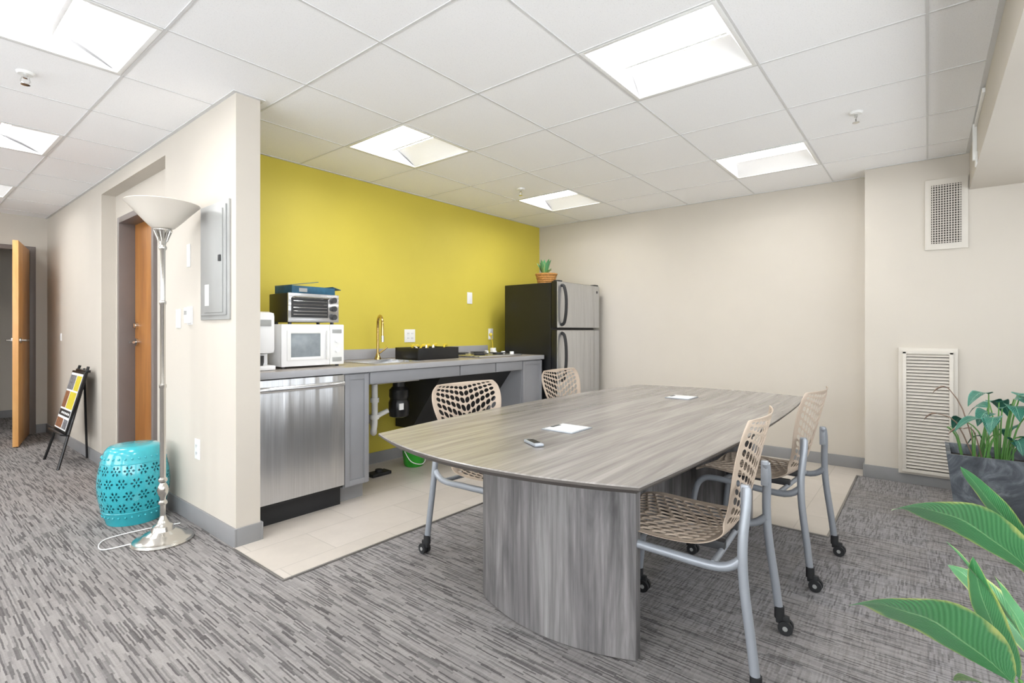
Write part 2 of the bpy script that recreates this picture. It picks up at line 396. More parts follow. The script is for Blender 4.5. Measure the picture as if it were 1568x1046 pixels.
# baseboards
bh=.1;t=.012
simple('baseboard_partition',[((1.196-t,2.87-t,0),(1.196,3.95,bh)),((1.196,2.87-t,0),(1.324,2.87,bh)),((1.324,2.87-t,.004),(1.324+t,2.96,bh))],M_base,.002)
simple('baseboard_hall',[((1.196-t,5.52-t,0),(1.196,VE,bh)),((1.196,5.52-t,0),(1.296,5.52,bh)),((1.10,VE-t,0),(1.196-t,VE,bh))],M_base,.002)
simple('baseboard_far',[((UF-t,.385,.004),(UF,VY,bh))],M_base,.002)
simple('baseboard_column',[((UBP-t,VR,0),(UBP,.385,bh)),((UBP-t,.385,.004),(UF-t,.385+t,bh))],M_base,.002)
simple('baseboard_kitchen',[((2.14,VY-t,.004),(3.90,VY,bh)),((4.18,VY-t,.004),(UF-t,VY,bh))],M_base,.002)
simple('baseboard_beyond',[((UB,9.5-t,0),(1.6,9.5,bh))],M_base,.002)

# doors
b=B()
fr=[((1.27,5.32,0),(1.39,5.369,2.119)),((1.27,4.451,0),(1.39,4.50,2.119)),((1.27,4.50,2.07),(1.39,5.32,2.119))]
for lo,hi in fr: b.box(lo,hi,M_frame_brown,.004)
b.box((1.385,4.50,.008),(1.43,5.32,2.07),M_doorw,.002)
b.cyl((1.385,5.25,1.20),(1.365,5.25,1.20),.03,M_nickel,20); b.cyl((1.365,5.25,1.20),(1.35,5.25,1.20),.02,M_nickel,16)
b.cyl((1.385,5.25,1.06),(1.37,5.25,1.06),.033,M_nickel,20); b.tube([(1.37,5.25,1.06),(1.33,5.25,1.06),(1.325,5.23,1.06),(1.325,5.13,1.06)],.01,M_nickel,10)
b.done('door_1')
b=B()
for lo,hi in (((1.05,VE-.01,0),(1.099,VE+.13,2.099)),((.131,VE-.01,0),(.18,VE+.13,2.099)),((.18,VE-.01,2.05),(1.05,VE+.13,2.099))): b.box(lo,hi,M_frame_brown,.004)
ang=math.atan2(7.0-7.76,.84-1.02); L=.80
Mx=Matrix.Translation((1.02,7.76,0))@Matrix.Rotation(ang,4,'Z')
b.box((0,-.022,.01),(L,.022,2.05),M_doorw2,.002,Mx)
for s in (-1,1):
    b.cyl((L-.07,s*.022,1.06),(L-.07,s*.035,1.06),.03,M_nickel,18,M=Mx)
    b.tube([(L-.07,s*.03,1.06),(L-.07,s*.07,1.06),(L-.09,s*.075,1.06),(L-.18,s*.075,1.06)],.01,M_nickel,8,Mx)
for z in (.25,1.05,1.85): b.cyl((-.005,-.02,z-.05),(-.005,-.02,z+.05),.009,M_nickel,10,M=Mx)
b.done('door_2')

# ---------------------------------------------------------------- wall fixtures
b=B(); x=1.196
b.box((x-.012,2.93,1.22),(x,3.32,1.875),M_panel,.003); b.box((x-.02,2.955,1.245),(x-.012,3.295,1.85),M_panel,.003)
b.box((x-.026,2.985,1.26),(x-.02,3.23,1.83),M_panel,.002)
b.box((x-.034,2.995,1.54),(x-.026,3.02,1.575),M_dgrey,.002); b.box((x-.027,3.16,1.3),(x-.0255,3.215,1.42),M_paper); b.done('electrical_panel')
def plate(name,p,n,w=.075,h=.12,kind='switch'):
    b=B(); M=Matrix.Translation(p)@Matrix.Rotation(n,4,'Z')
    b.box((-w/2,-.006,-h/2),(w/2,0,h/2),M_trimw,.002,M)
    if kind=='switch': b.box((-.016,-.010,-.033),(.016,-.006,.033),M_white,.0015,M)
    elif kind=='outlet':
        k=1 if w<.1 else 2
        for i in range(k):
            ox=(i-(k-1)/2)*.046
            for zz in (-.022,.022):
                b.box((ox-.016,-.009,zz-.015),(ox+.016,-.006,zz+.015),M_white,.002,M)
                b.box((ox-.008,-.0095,zz-.006),(ox-.005,-.0089,zz+.006),M_dgrey,0,M); b.box((ox+.005,-.0095,zz-.006),(ox+.008,-.0089,zz+.006),M_dgrey,0,M)
    elif kind=='thermo': b.box((-w/2+.005,-.028,-h/2+.008),(w/2-.005,-.006,h/2-.004),M_white,.006,M); b.box((-.02,-.03,.005),(.02,-.0275,.03),M_panel,.001,M)
    return b.done(name)
hp=-math.pi/2
plate('thermostat',(1.196,3.506,1.25),hp,.08,.11,'thermo')
plate('light_switch',(1.196,3.70,1.235),hp)
plate('wall_sensor_plate',(1.196,3.53,1.62),hp,.05,.14,'none')
plate('power_outlet',(1.196,3.39,.45),hp,.075,.12,'outlet')
plate('light_switch',(1.196,7.07,1.09),hp,.05,.08)
plate('power_outlet',(3.098,VY,1.11),0,.125,.12,'outlet')
plate('light_switch',(3.90,VY,1.50),0)
plate('power_outlet',(4.234,VY,1.12),0,.075,.12,'outlet')
# vents
b=B(); x=UBP
b.box((x-.012,-.228,1.755),(x,.015,2.275),M_vent,.004); b.box((x-.014,-.19,1.80),(x-.0115,-.022,2.23),M_ventd)
n=11
for i in range(n):
    y=-.19+(.168)*(i+.5)/n; b.box((x-.02,y-.0025,1.80),(x-.014,y+.0025,2.23),M_vent)
for i in range(24):
    z=1.80+.43*(i+.5)/24; b.box((x-.019,-.19,z-.0022),(x-.0145,-.022,z+.0022),M_vent)
b.done('air_vent_grille')
b=B(); b.box((x-.026,-.172,.075),(x,.172,1.03),M_vent,.004)
b.box((x-.028,-.135,.12),(x-.0255,.135,.99),M_ventd)
for i in range(36):
    z=.125+.86*(i+.5)/36
    M=Matrix.Translation((x-.036,0,z))@Matrix.Rotation(math.radians(-48),4,'Y')
    b.box((-.0115,-.135,-.0015),(.0115,.135,.0015),M_vent,0,M)
for y in (-.135,.135): b.box((x-.046,y-.012,.11),(x-.026,y+.012,1.0),M_vent,.003)
for z in (.105,.995): b.box((x-.046,-.147,z-.012),(x-.026,.147,z+.012),M_vent,.003)
b.done('return_air_grille')

# ---------------------------------------------------------------- kitchen
CT=.915; CF=2.97; VB=VY-.003
b=B()
su0,su1,sv0,sv1=2.25,2.70,3.10,3.50
for lo,hi in (((1.326,CF+.008,CT-.038),(su0,VB,CT)),((su1,CF+.008,CT-.038),(4.17,VB,CT)),((su0,CF+.008,CT-.038),(su1,sv0,CT)),((su0,sv1,CT-.038),(su1,VB,CT))): b.box(lo,hi,M_count)
b.box((1.326,CF,CT-.04),(4.172,CF+.008,CT),M_cedge,.002)
b.box((1.93,CF+.04,.11),(2.124,VY-.02,CT-.04),M_cab); b.box((1.93,CF+.10,.004),(2.124,VY-.02,.11),M_base)
def shaker(u0,u1,z0,z1,v=CF+.02):
    b.box((u0,v+.008,z0),(u1,v+.02,z1),M_cab,.001); r=.035
    for lo,hi in (((u0,v,z0),(u0+r,v+.008,z1)),((u1-r,v,z0),(u1,v+.008,z1)),((u0+r,v,z0),(u1-r,v+.008,z0+r)),((u0+r,v,z1-r),(u1-r,v+.008,z1))): b.box(lo,hi,M_cab,.001)
shaker(1.934,2.12,.12,CT-.05)
b.box((2.124,CF+.03,CT-.13),(3.85,CF+.05,CT-.04),M_cab,.001)
b.box((2.13,CF+.018,CT-.125),(3.0,CF+.03,CT-.045),M_cab,.002); b.box((3.01,CF+.018,CT-.125),(3.45,CF+.03,CT-.045),M_cab,.002); b.box((3.46,CF+.018,CT-.125),(3.84,CF+.03,CT-.045),M_cab,.002)
b.box((3.85,CF+.04,.10),(4.165,VY-.02,CT-.04),M_cab); b.box((3.85,CF+.1,.004),(4.165,VY-.02,.1),M_base); shaker(3.855,4.16,.11,CT-.05)
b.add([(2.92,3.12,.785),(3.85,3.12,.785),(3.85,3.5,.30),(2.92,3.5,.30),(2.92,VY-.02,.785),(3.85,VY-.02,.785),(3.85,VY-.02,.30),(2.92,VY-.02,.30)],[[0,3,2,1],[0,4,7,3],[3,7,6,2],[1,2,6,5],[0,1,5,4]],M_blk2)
zs=CT+.004
b.box((su0-.015,sv0-.015,CT),(su1+.015,sv0,zs),M_steelh); b.box((su0-.015,sv1,CT),(su1+.015,sv1+.03,zs),M_steelh)
b.box((su0-.015,sv0,CT),(su0,sv1,zs),M_steelh); b.box((su1,sv0,CT),(su1+.015,sv1,zs),M_steelh)
zb=CT-.15
b.add([(su0,sv0,zs-.001),(su1,sv0,zs-.001),(su1,sv1,zs-.001),(su0,sv1,zs-.001),(su0+.02,sv0+.02,zb),(su1-.02,sv0+.02,zb),(su1-.02,sv1-.02,zb),(su0+.02,sv1-.02,zb)],
      [[0,4,5,1],[1,5,6,2],[2,6,7,3],[3,7,4,0],[4,7,6,5]],M_steelh)
b.done('kitchen_counter')
simple('trim_backsplash',[((1.326,VY-.02,CT+.001),(4.17,VY-.0005,CT+.085))],M_cedge,.003)
# faucet
b=B(); fx,fy=2.64,3.60; z0=CT+.001
b.lathe((fx,fy,z0),[(.028,0),(.028,.01),(.018,.03),(.014,.05)],M_chrome_yel,20)
pts=[(fx,fy,z0+.04),(fx,fy,z0+.26)]+[(fx-.028+.028*math.cos(a),fy-.07+.07*math.cos(a),z0+.29+.075*math.sin(a)) for a in [math.pi*i/8 for i in range(1,9)]]+[(fx-.056,fy-.14,z0+.2)]
b.tube(pts,.011,M_chrome_yel,12); b.cyl((fx-.056,fy-.14,z0+.20),(fx-.056,fy-.14,z0+.15),.014,M_chrome,14)
b.tube([(fx+.015,fy,z0+.05),(fx+.05,fy,z0+.07),(fx+.09,fy-.01,z0+.10)],.007,M_chrome_yel,8); b.done('kitchen_faucet')
b=B(); b.lathe((2.64,3.32,.46),[(.05,0),(.075,.01),(.082,.05),(.082,.12),(.07,.15),(.078,.17),(.078,.22),(.05,.25),(.05,.302)],M_black,24)
b.box((2.58,3.235,.53),(2.62,3.245,.58),M_paper); b.done('garbage_disposal')
b=B(); b.tube([(2.42,3.34,.762),(2.42,3.34,.45),(2.42,3.36,.37),(2.48,3.43,.35),(2.52,3.50,.4),(2.52,3.58,.45),(2.52,3.725,.45)],.024,M_pvc,12,smooth=4)
b.tube([(2.552,3.345,.52),(2.50,3.36,.50),(2.46,3.35,.49),(2.42,3.34,.47)],.02,M_pvc,12,smooth=4)
for p in ((2.42,3.34,.6),(2.42,3.34,.47)): b.cyl(p,(p[0],p[1],p[2]+.035),.034,M_pvc,14)
b.tube([(2.3,3.7,.5),(2.3,3.55,.48),(2.35,3.5,.6),(2.45,3.53,.72),(2.5,3.56,.86)],.006,M_chrome,8,smooth=4)
b.done('drain_pipe')
# dishwasher
b=B(); u0,u1=1.328,1.926; f=CF+.015
b.box((u0,f+.03,.12),(u1,VY-.03,CT-.045),M_dgrey); b.box((u0,f,.14),(u1,f+.03,CT-.047),M_steel,.004)
b.box((u0+.02,f+.05,.0045),(u1,f+.07,.12),M_blk2); b.box((u0+.01,f+.02,.125),(u1,f+.05,.14),M_blk2)
hb=[(u0+.03,f,.815),(u0+.035,f-.035,.815),(u0+.09,f-.045,.815),(u1-.09,f-.045,.815),(u1-.035,f-.035,.815),(u1-.03,f,.815)]
b.tube(hb,.017,M_steelh,12)
b.done('dishwasher')
# microwave
b=B(); u0,u1,v0,v1,z0,z1=1.59,2.035,3.16,3.5,CT+.012,CT+.285
b.box((u0,v0+.02,z0),(u1,v1,z1),M_white,.006); b.box((u0,v0,z0),(u1-.11,v0+.02,z1),M_white,.006); b.box((u1-.108,v0,z0),(u1,v0+.02,z1),M_trimw,.006)
mw=plain('microwave_window','#8d959a',.15,0,.1,30)
b.box((u0+.06,v0-.003,z0+.06),(u1-.18,v0,z1-.06),mw,.002)
for lo,hi in (((u0+.035,v0-.005,z0+.04),(u0+.06,v0,z1-.04)),((u1-.18,v0-.005,z0+.04),(u1-.155,v0,z1-.04)),((u0+.06,v0-.005,z0+.04),(u1-.18,v0,z0+.06)),((u0+.06,v0-.005,z1-.06),(u1-.18,v0,z1-.04))): b.box(lo,hi,M_trimw,.001)
b.cyl((u1-.055,v0,z0+.17),(u1-.055,v0-.015,z0+.17),.022,M_white,18); b.cyl((u1-.055,v0,z0+.10),(u1-.055,v0-.012,z0+.10),.018,M_white,18)
b.box((u1-.09,v0-.004,z0+.02),(u1-.02,v0,z0+.05),M_panel,.002); b.box((u1-.09,v0-.003,z0+.215),(u1-.02,v0,z0+.24),M_panel,.001); b.box((u1-.14,v0-.022,z0+.04),(u1-.122,v0-.003,z1-.04),M_trimw,.004)
for u in (u0+.03,u1-.03):
    for v in (v0+.04,v1-.04): b.cyl((u,v,CT+.001),(u,v,z0+.003),.012,M_dgrey,10)
b.done('microwave_oven')
# toaster oven
b=B(); u0,u1,v0,v1,z0,z1=1.655,2.02,3.2,3.46,CT+.30,CT+.49
b.box((u0,v0+.01,z0),(u1,v1,z1),M_black,.008); b.box((u0,v0,z0),(u1,v0+.012,z1),M_steelh,.003)
b.box((u0+.02,v0-.006,z0+.03),(u1-.085,v0,z1-.03),M_dgrey,.003)
for k in range(5): b.cyl((u0+.03,v0-.008,z0+.05+.022*k),(u1-.095,v0-.008,z0+.05+.022*k),.0015,M_chrome,6)
b.tube([(u0+.03,v0,z1-.03),(u0+.03,v0-.03,z1-.03),(u1-.095,v0-.03,z1-.03),(u1-.095,v0,z1-.03)],.007,M_chrome,10)
for k in range(3): b.cyl((u1-.042,v0,z0+.035+.058*k),(u1-.042,v0-.018,z0+.035+.058*k),.019,M_dgrey,18)
for u in (u0+.03,u1-.03):
    for v in (v0+.04,v1-.04): b.cyl((u,v,CT+.286),(u,v,z0+.003),.012,M_dgrey,10)
b.done('toaster_oven')
b=B(); M=Matrix.Translation((1.85,3.33,CT+.491))@Matrix.Rotation(.08,4,'Z')
b.box((-.17,-.1,0),(.16,.1,.05),M_blue,.003,M)
M2=M@Matrix.Translation((-.17,0,.05))@Matrix.Rotation(math.radians(-9),4,'Y'); b.box((0,-.1,0),(.2,.1,.004),M_blue,0,M2)
M3=M@Matrix.Translation((.16,0,.05))@Matrix.Rotation(math.radians(14),4,'Y'); b.box((-.02,-.1,0),(.05,.1,.004),M_blue,0,M3)
b.box((-.12,-.102,.01),(-.06,-.1,.035),M_panel,0,M)
b.done('cardboard_box')
# coffee maker
b=B(); u0,u1,v0,v1=1.36,1.535,3.12,3.36; z0=CT+.001
b.box((u0,v0,z0),(u1,v1,CT+.03),M_white,.008); b.box((u0,v0+.10,CT+.02),(u1,v1,CT+.33),M_white,.015); b.box((u0,v0-.0,CT+.10),(u1,v0+.14,CT+.36),M_white,.03)
b.box((u0+.03,v0-.004,CT+.27),(u1-.03,v0+.004,CT+.31),M_panel,.001); b.lathe(((u0+u1)/2,v0+.05,CT+.03),[(.03,0),(.035,.02),(.035,.06)],M_dgrey,20); b.done('coffee_maker')
# tray
b=B(); u0,u1,v0,v1=2.76,3.22,3.22,3.52; z0=CT+.001
b.box((u0,v0,z0),(u1,v1,CT+.006),M_black)
for lo,hi in (((u0,v0,z0),(u1,v0+.012,CT+.10)),((u0,v1-.012,z0),(u1,v1,CT+.10)),((u0,v0+.012,z0),(u0+.012,v1-.012,CT+.10)),((u1-.012,v0+.012,z0),(u1,v1-.012,CT+.10))): b.box(lo,hi,M_black,.003)
for k in range(8):
    p=Vector((u0+.06+.045*k,random.uniform(v0+.08,v1-.08),CT+.05)); q=p+Vector((random.uniform(-.06,.06),random.uniform(-.05,.05),.065))
    b.tube([p,q],.008,random.choice([M_ylw,M_white,M_ylw]),8); b.tube([q,q+Vector((.04,.01,.004))],.011,M_ylw,8)
b.box((u0+.03,v0+.03,CT+.006),(u1-.1,v1-.04,CT+.06),M_ylw,.01)
b.done('utensil_tray')
# cooktop
b=B(); u0,u1,v0,v1=3.32,3.93,3.06,3.6
b.box((u0,v0,CT+.001),(u1,v1,CT+.018),M_steelh,.006)
for (u,v) in ((3.47,3.2),(3.47,3.45),(3.73,3.2),(3.73,3.45)):
    b.cyl((u,v,CT+.018),(u,v,CT+.026),.05,M_blk2,20)
    for r in (.03,.055,.08):
        b.tube([(u+r*math.cos(a),v+r*math.sin(a),CT+.03) for a in [2*math.pi*i/20 for i in range(21)]],.004,M_blk2,6)
    b.tube([(u-.085,v,CT+.03),(u+.085,v,CT+.03)],.004,M_blk2,6)
for k in range(4): b.cyl((3.88,3.15+.11*k,CT+.018),(3.88,3.15+.11*k,CT+.04),.02,M_white,16)
b.done('electric_cooktop')
b=B(); b.lathe((4.06,3.55,CT+.001),[(.03,0),(.032,.01),(.03,.06),(.026,.06)],M_white,16)
b.tube([(4.06,3.55,CT+.02),(4.04,3.54,CT+.12),(4.0,3.53,CT+.19)],.006,M_ylw,8); b.ball((4.0,3.53,CT+.2),.02,M_ylw); b.done('utensil_cup')
b=B(); b.lathe((2.88,3.42,.004),[(.075,0),(.085,.02),(.10,.15),(.106,.155),(.1,.16),(.094,.15),(.078,.02),(.0001,.015)],M_green,28)
b.tube([(2.98,3.42,.14),(2.96,3.36,.06),(2.88,3.32,.03),(2.80,3.36,.06),(2.78,3.42,.14)],.004,M_white,6,smooth=4); b.done('green_bucket')
b=B(); b.box((2.42,3.36,.004),(2.60,3.46,.03),M_blk2,.006); b.lathe((2.51,3.41,.03),[(.03,0),(.028,.02),(.0001,.025)],M_blk2,14); b.done('bait_trap_box')

# fridge
b=B(); u0,u1=4.21,5.05; vf=2.84
b.box((u0,vf+.075,.03),(u1,3.515,1.64),M_black,.006); b.box((u0+.02,vf+.10,.0045),(u1-.02,3.4,.03),M_blk2)
for z0,z1 in ((.07,1.165),(1.185,1.65)):
    b.box((u0,vf+.006,z0),(u1,vf+.07,z1),M_black,.006); b.box((u0+.004,vf,z0+.003),(u1-.004,vf+.01,z1-.003),M_steel,.004)
hx=u0+.075
b.tube([(hx,vf,1.61),(hx,vf-.03,1.60),(hx,vf-.055,1.50),(hx,vf-.055,1.35),(hx,vf-.035,1.24),(hx,vf,1.215)],.016,M_blk2,10,smooth=4)
b.tube([(hx,vf,1.135),(hx,vf-.035,1.11),(hx,vf-.055,1.0),(hx,vf-.055,.82),(hx,vf-.03,.68),(hx,vf,.66)],.016,M_blk2,10,smooth=4)
b.box((u1-.1,vf+.005,1.65),(u1-.02,vf+.06,1.662),M_dgrey,.003); b.box((u0+.02,vf+.005,1.65),(u0+.1,vf+.06,1.662),M_dgrey,.003)
b.cyl((u1-.06,vf,1.58),(u1-.06,vf-.003,1.58),.015,M_dgrey,16)
b.done('refrigerator')
b=B(); cx,cy=4.42,3.12; zt=1.6405
b.lathe((cx,cy,zt),[(.085,0),(.09,.01),(.11,.10),(.118,.105),(.118,.115),(.105,.11),(.085,.09),(.0001,.09)],M_wick,24)
for k in range(5): b.tube([(cx+(.088+.005*k)*math.cos(a),cy+(.088+.005*k)*math.sin(a),zt+.015+.02*k) for a in [2*math.pi*i/24 for i in range(25)]],.006,M_wick,6)
b.tube([(cx+.05,cy,zt+.1),(cx+.1,cy-.02,zt+.13),(cx+.14,cy-.03,zt+.1)],.006,M_wick,6)
for k in range(20):
    a=k*2.4; r=.02+.06*(k%4)/3; p=Vector((cx-.03+.02*math.cos(a),cy+.02*math.sin(a),zt+.10)); q=p+Vector((r*math.cos(a),r*math.sin(a),.05+.11*((k*7)%5)/4))
    b.leaf(p,(p+q)/2+Vector((0,0,.02)),q,.026,M_leaf1,.3,n=6)
b.done('potted_succulent')

# ---------------------------------------------------------------- table
def side(p,q,bul,n=16):
    p=Vector(p);q=Vector(q);d=q-p;nn=Vector((d.y,-d.x)).normalized()
    return [tuple(p+d*t+nn*bul*(4*t*(1-t))) for t in [i/n for i in range(n)]]
def outline(o):
    c=[(1.25-o,.585-o),(3.6+o,.585-o),(3.6+o,1.70+o),(1.25-o,1.70+o)]
    r=[]
    for i,bl in enumerate((.05,.10,.08,.12)): r+=side(c[i],c[(i+1)%4],bl)
    return r
b=B(); zt=.75
n=len(outline(0))
rings=[(0,zt,-.003),(0,zt-.003,0),(0,zt-.010,0),(0,zt-.024,-.015)]
vs=[]
for _,z,o in rings: vs+=[(x,y,z) for x,y in outline(o)]
b.add(vs[:n],[list(range(n))],M_tabtop)
for i in range(3):
    b.add(vs[i*n:(i+2)*n],[[k,k+n,(k+1)%n+n,(k+1)%n] for k in range(n)],M_tabedge if i else M_tabtop)
b.add(vs[3*n:],[list(range(n))[::-1]],M_tabedge)
def drum(uc,dirn):
    th=.035; out=[];inn=[]
    for i in range(21):
        t=i/20; v=.79+.72*t; bl=.085*(4*t*(1-t))
        out.append((uc+dirn*bl,v)); inn.append((uc+dirn*bl-dirn*th,v))
    poly=out+inn[::-1]
    if dirn<0: poly=poly[::-1]
    b.prism(poly,.006,zt-.024,M_tabbase)
drum(1.66,-1); drum(3.2,1)
for u in (1.66,3.165): b.box((u,.80,.02),(u+.03,1.50,zt-.024),M_tabbase)
b.box((1.69,1.135,.12),(3.165,1.165,zt-.024),M_tabbase)
b.box((1.5,.70,zt-.055),(3.35,.73,zt-.024),M_silver,.003); b.box((1.5,1.57,zt-.055),(3.35,1.60,zt-.024),M_silver,.003)
for (u,v) in ((1.67,.86),(1.67,1.44),(3.18,.86),(3.18,1.44)): b.cyl((u,v,0),(u,v,.02),.014,M_dgrey,12)
b.done('conference_table')
for u in (1.80,3.08):
    b=B(); b.box((u-.08,1.09,zt+.0005),(u+.08,1.24,zt+.004),M_silver,.0015); b.box((u-.068,1.10,zt+.004),(u+.068,1.23,zt+.0055),M_trimw,.0005); b.box((u-.03,1.215,zt+.0055),(u+.03,1.228,zt+.007),M_dgrey); b.done('table_power_module')
b=B(); M=Matrix.Translation((1.48,1.10,zt+.001))@Matrix.Rotation(-.5,4,'Z'); b.box((-.018,-.05,0),(.018,.05,.010),M_silver,.004,M); b.box((-.012,-.03,.010),(.012,.035,.0115),M_black,0,M); b.done('remote_control')

# ---------------------------------------------------------------- chairs
def shell_mesh():
    bm=bmesh.new(); nx,nt=14,28
    path=[(.245,.415,.20),(.225,.437,.222),(.15,.447,.232),(.05,.440,.236),(-.06,.438,.232),(-.14,.445,.215),(-.195,.475,.178),(-.225,.53,.158),(-.243,.60,.180),(-.26,.68,.225),(-.28,.77,.252),(-.298,.84,.244),(-.306,.875,.205)]
    m=len(path)-1
    def P(t):
        t=min(max(t,0),1)*m; i=min(int(t),m-1); f=t-i
        q=[path[max(i-1,0)],path[i],path[i+1],path[min(i+2,m)]]
        return [.5*((2*q[1][k])+(q[2][k]-q[0][k])*f+(2*q[0][k]-5*q[1][k]+4*q[2][k]-q[3][k])*f*f+(3*q[1][k]-q[0][k]-3*q[2][k]+q[3][k])*f**3) for k in range(3)]
    G=[]
    for j in range(nt+1):
        t=j/nt; row=[]
        for i in range(nx+1):
            s=i/nx*2-1
            win=math.sin(math.pi*t)**.5
            tt=t+(.13*abs(s)-.065)*win*(1 if t>.5 else -1)*min(1,abs(t-.5)*7)
            y,z,w=P(tt)
            if t>.5: y+=.035*s*s
            else: z+=.012*s*s
            row.append(bm.verts.new((s*w,y,z)))
        G.append(row)
    holes=[]
    for j in range(nt):
        for i in range(nx):
            f=bm.faces.new((G[j][i],G[j][i+1],G[j+1][i+1],G[j+1][i])); f.smooth=True
            if 1<=i<nx-1 and 1<=j<nt-1 and not (12<=j<=14):
                holes.append(f)
    bmesh.ops.inset_individual(bm,faces=holes,thickness=.0078,depth=0)
    bmesh.ops.delete(bm,geom=holes,context='FACES')
    me=bpy.data.meshes.new('chair_shell'); bm.to_mesh(me); bm.free(); me.materials.append(M_shell)
    return me
SH=shell_mesh()
def frame_mesh():
    b=B(); q=.245
    for s in (-1,1):
        b.tube([(s*.185,-.262,.655),(s*.20,-.264,.60),(s*.225,-.258,.48),(s*.234,-.264,.36),(s*.240,-.285,.2),(s*q,-.30,.075)],.0155,M_silver,12,smooth=5)
        b.tube([(s*.226,-.258,.44),(s*.230,-.19,.40),(s*.230,0,.405),(s*.230,.13,.41),(s*.233,.195,.395),(s*.240,.232,.32),(s*q,.262,.075)],.015,M_silver,12,smooth=5)
        b.box((s*.185-.010,-.272,.57),(s*.185+.010,-.245,.665),M_silver,.005)
        for y in (-.30,.262):
            x=s*q
            b.cyl((x,y,.055),(x,y,.10),.018,M_blk2,14)
            b.box((x-.010,y-.035,.035),(x+.010,y+.012,.068),M_blk2,.006)
            for d in (-1,1): b.cyl((x+d*.006,y-.022,.026),(x+d*.020,y-.022,.026),.026,M_blk2,20)
            b.cyl((x-.022,y-.022,.026),(x+.022,y-.022,.026),.009,M_panel,10)
    b.cyl((-.23,.10,.405),(.23,.10,.405),.011,M_silver,12); b.cyl((-.23,-.17,.405),(.23,-.17,.405),.011,M_silver,12)
    for x in (-.1,.1): b.box((x-.015,-.18,.407),(x+.015,.12,.436),M_dgrey,.004)
    o=b.done('chair_frame'); me=o.data; bpy.data.objects.remove(o); return me
FM=frame_mesh()
def chair(loc,rz):
    e=empty('office_chair',loc,rz)
    for nm,me in (('shell',SH),('frame',FM)):
        o=bpy.data.objects.new(nm,me); sc.collection.objects.link(o); o.parent=e
        if nm=='shell':
            m=o.modifiers.new('sol','SOLIDIFY'); m.thickness=.007; m.offset=0
            m=o.modifiers.new('sub','SUBSURF'); m.levels=2; m.render_levels=2
chair((1.915,.725,0),math.radians(4)); chair((2.89,.69,0),math.radians(-4))
chair((2.01,1.70,.0),math.radians(176)); chair((3.15,1.83,.0),math.radians(181))

# ---------------------------------------------------------------- lamp
b=B(); c=(.98,3.275,0)
b.lathe(c,[(.0001,.0),(.145,0),(.148,.008),(.14,.018),(.11,.026),(.092,.045),(.078,.05),(.057,.062),(.048,.085),(.032,.095),(.02,.12),(.014,.14)],M_nickel,40)
prof=[(.0135,.13),(.0135,.20),(.022,.205),(.022,.215),(.014,.225),(.014,.24),(.024,.26),(.028,.28),(.024,.30),(.014,.32),(.022,.33),(.022,.34),(.0145,.35),(.0145,.84),(.018,.845),(.018,.86),(.0135,.865),(.0135,1.30),(.017,1.305),(.017,1.32),(.013,1.325),(.013,1.60),(.02,1.61),(.02,1.62),(.014,1.63),(.022,1.66),(.028,1.69),(.046,1.71),(.046,1.715),(.0001,1.715)]
b.lathe(c,prof,M_nickel,24)
for k in range(14):
    a=2*math.pi*k/14; b.tube([(c[0]+.02*math.cos(a),c[1]+.02*math.sin(a),1.65),(c[0]+.042*math.cos(a),c[1]+.042*math.sin(a),1.71)],.004,M_nickel,6)
gl,nt,g=mk('frosted_glass_shade'); g.inputs['Base Color'].default_value=lin('#d6cfc4'); g.inputs['Roughness'].default_value=.3; g.inputs['Subsurface Weight'].default_value=.3; g.inputs['Subsurface Radius'].default_value=(.05,.05,.05)
b.lathe(c,[(.03,1.715),(.055,1.725),(.085,1.755),(.125,1.80),(.162,1.84),(.178,1.856),(.176,1.859),(.158,1.844),(.12,1.805),(.08,1.76),(.045,1.73),(.0001,1.73)],gl,48)
b.tube([(c[0]-.135,c[1]+.05,.012),(c[0]-.25,c[1]+.1,.006),(c[0]-.2,c[1]+.25,.006),(c[0]+.0,c[1]+.25,.006),(c[0]+.15,c[1]+.2,.006)],.003,M_white,6,smooth=5)
b.done('floor_lamp')
# garden stool: barrel with pierced openwork
b=B(); c=(.985,3.80,0)
def rad(z): t=z/.46; return .135+.05*math.sin(math.pi*min(1,max(0,t)))**.9
b.lathe(c,[(.12,0),(.138,.0),(.142,.01)]+[(rad(z),z) for z in (.02,.04,.06,.08)],M_teal,64)
b.lathe(c,[(rad(z),z) for z in (.37,.385,.40,.42,.435)]+[(.135,.448),(.125,.457),(.09,.462),(.0001,.464)],M_teal,64)
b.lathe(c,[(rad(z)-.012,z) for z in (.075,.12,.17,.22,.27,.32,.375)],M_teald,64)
def fn(a,t):
    z=.08+.29*t; an=2*math.pi*a; r=rad(z); return (c[0]+r*math.cos(an),c[1]+r*math.sin(an),z)
def keep(a,t):
    X=a*16+(.5 if int(t*4)%2 else 0); x=X-math.floor(X)-.5; Y=t*4; y=Y-math.floor(Y)-.5
    r=math.hypot(x,y); th=math.atan2(y,x)
    if .18<r<.38 and math.cos(6*th)>.2: return False
    if r<.07: return False
    return True
b.grid(fn,320,96,M_teal,keep=keep)
for z in (.055,.40):
    for k in range(30):
        a=2*math.pi*k/30; r=rad(z)+.001; b.ball((c[0]+r*math.cos(a),c[1]+r*math.sin(a),z),.007,M_teal,8)
for z in (.08,.37): b.tube([(c[0]+(rad(z)-.001)*math.cos(a),c[1]+(rad(z)-.001)*math.sin(a),z) for a in [2*math.pi*i/48 for i in range(49)]],.004,M_teal,8)
b.done('garden_stool')
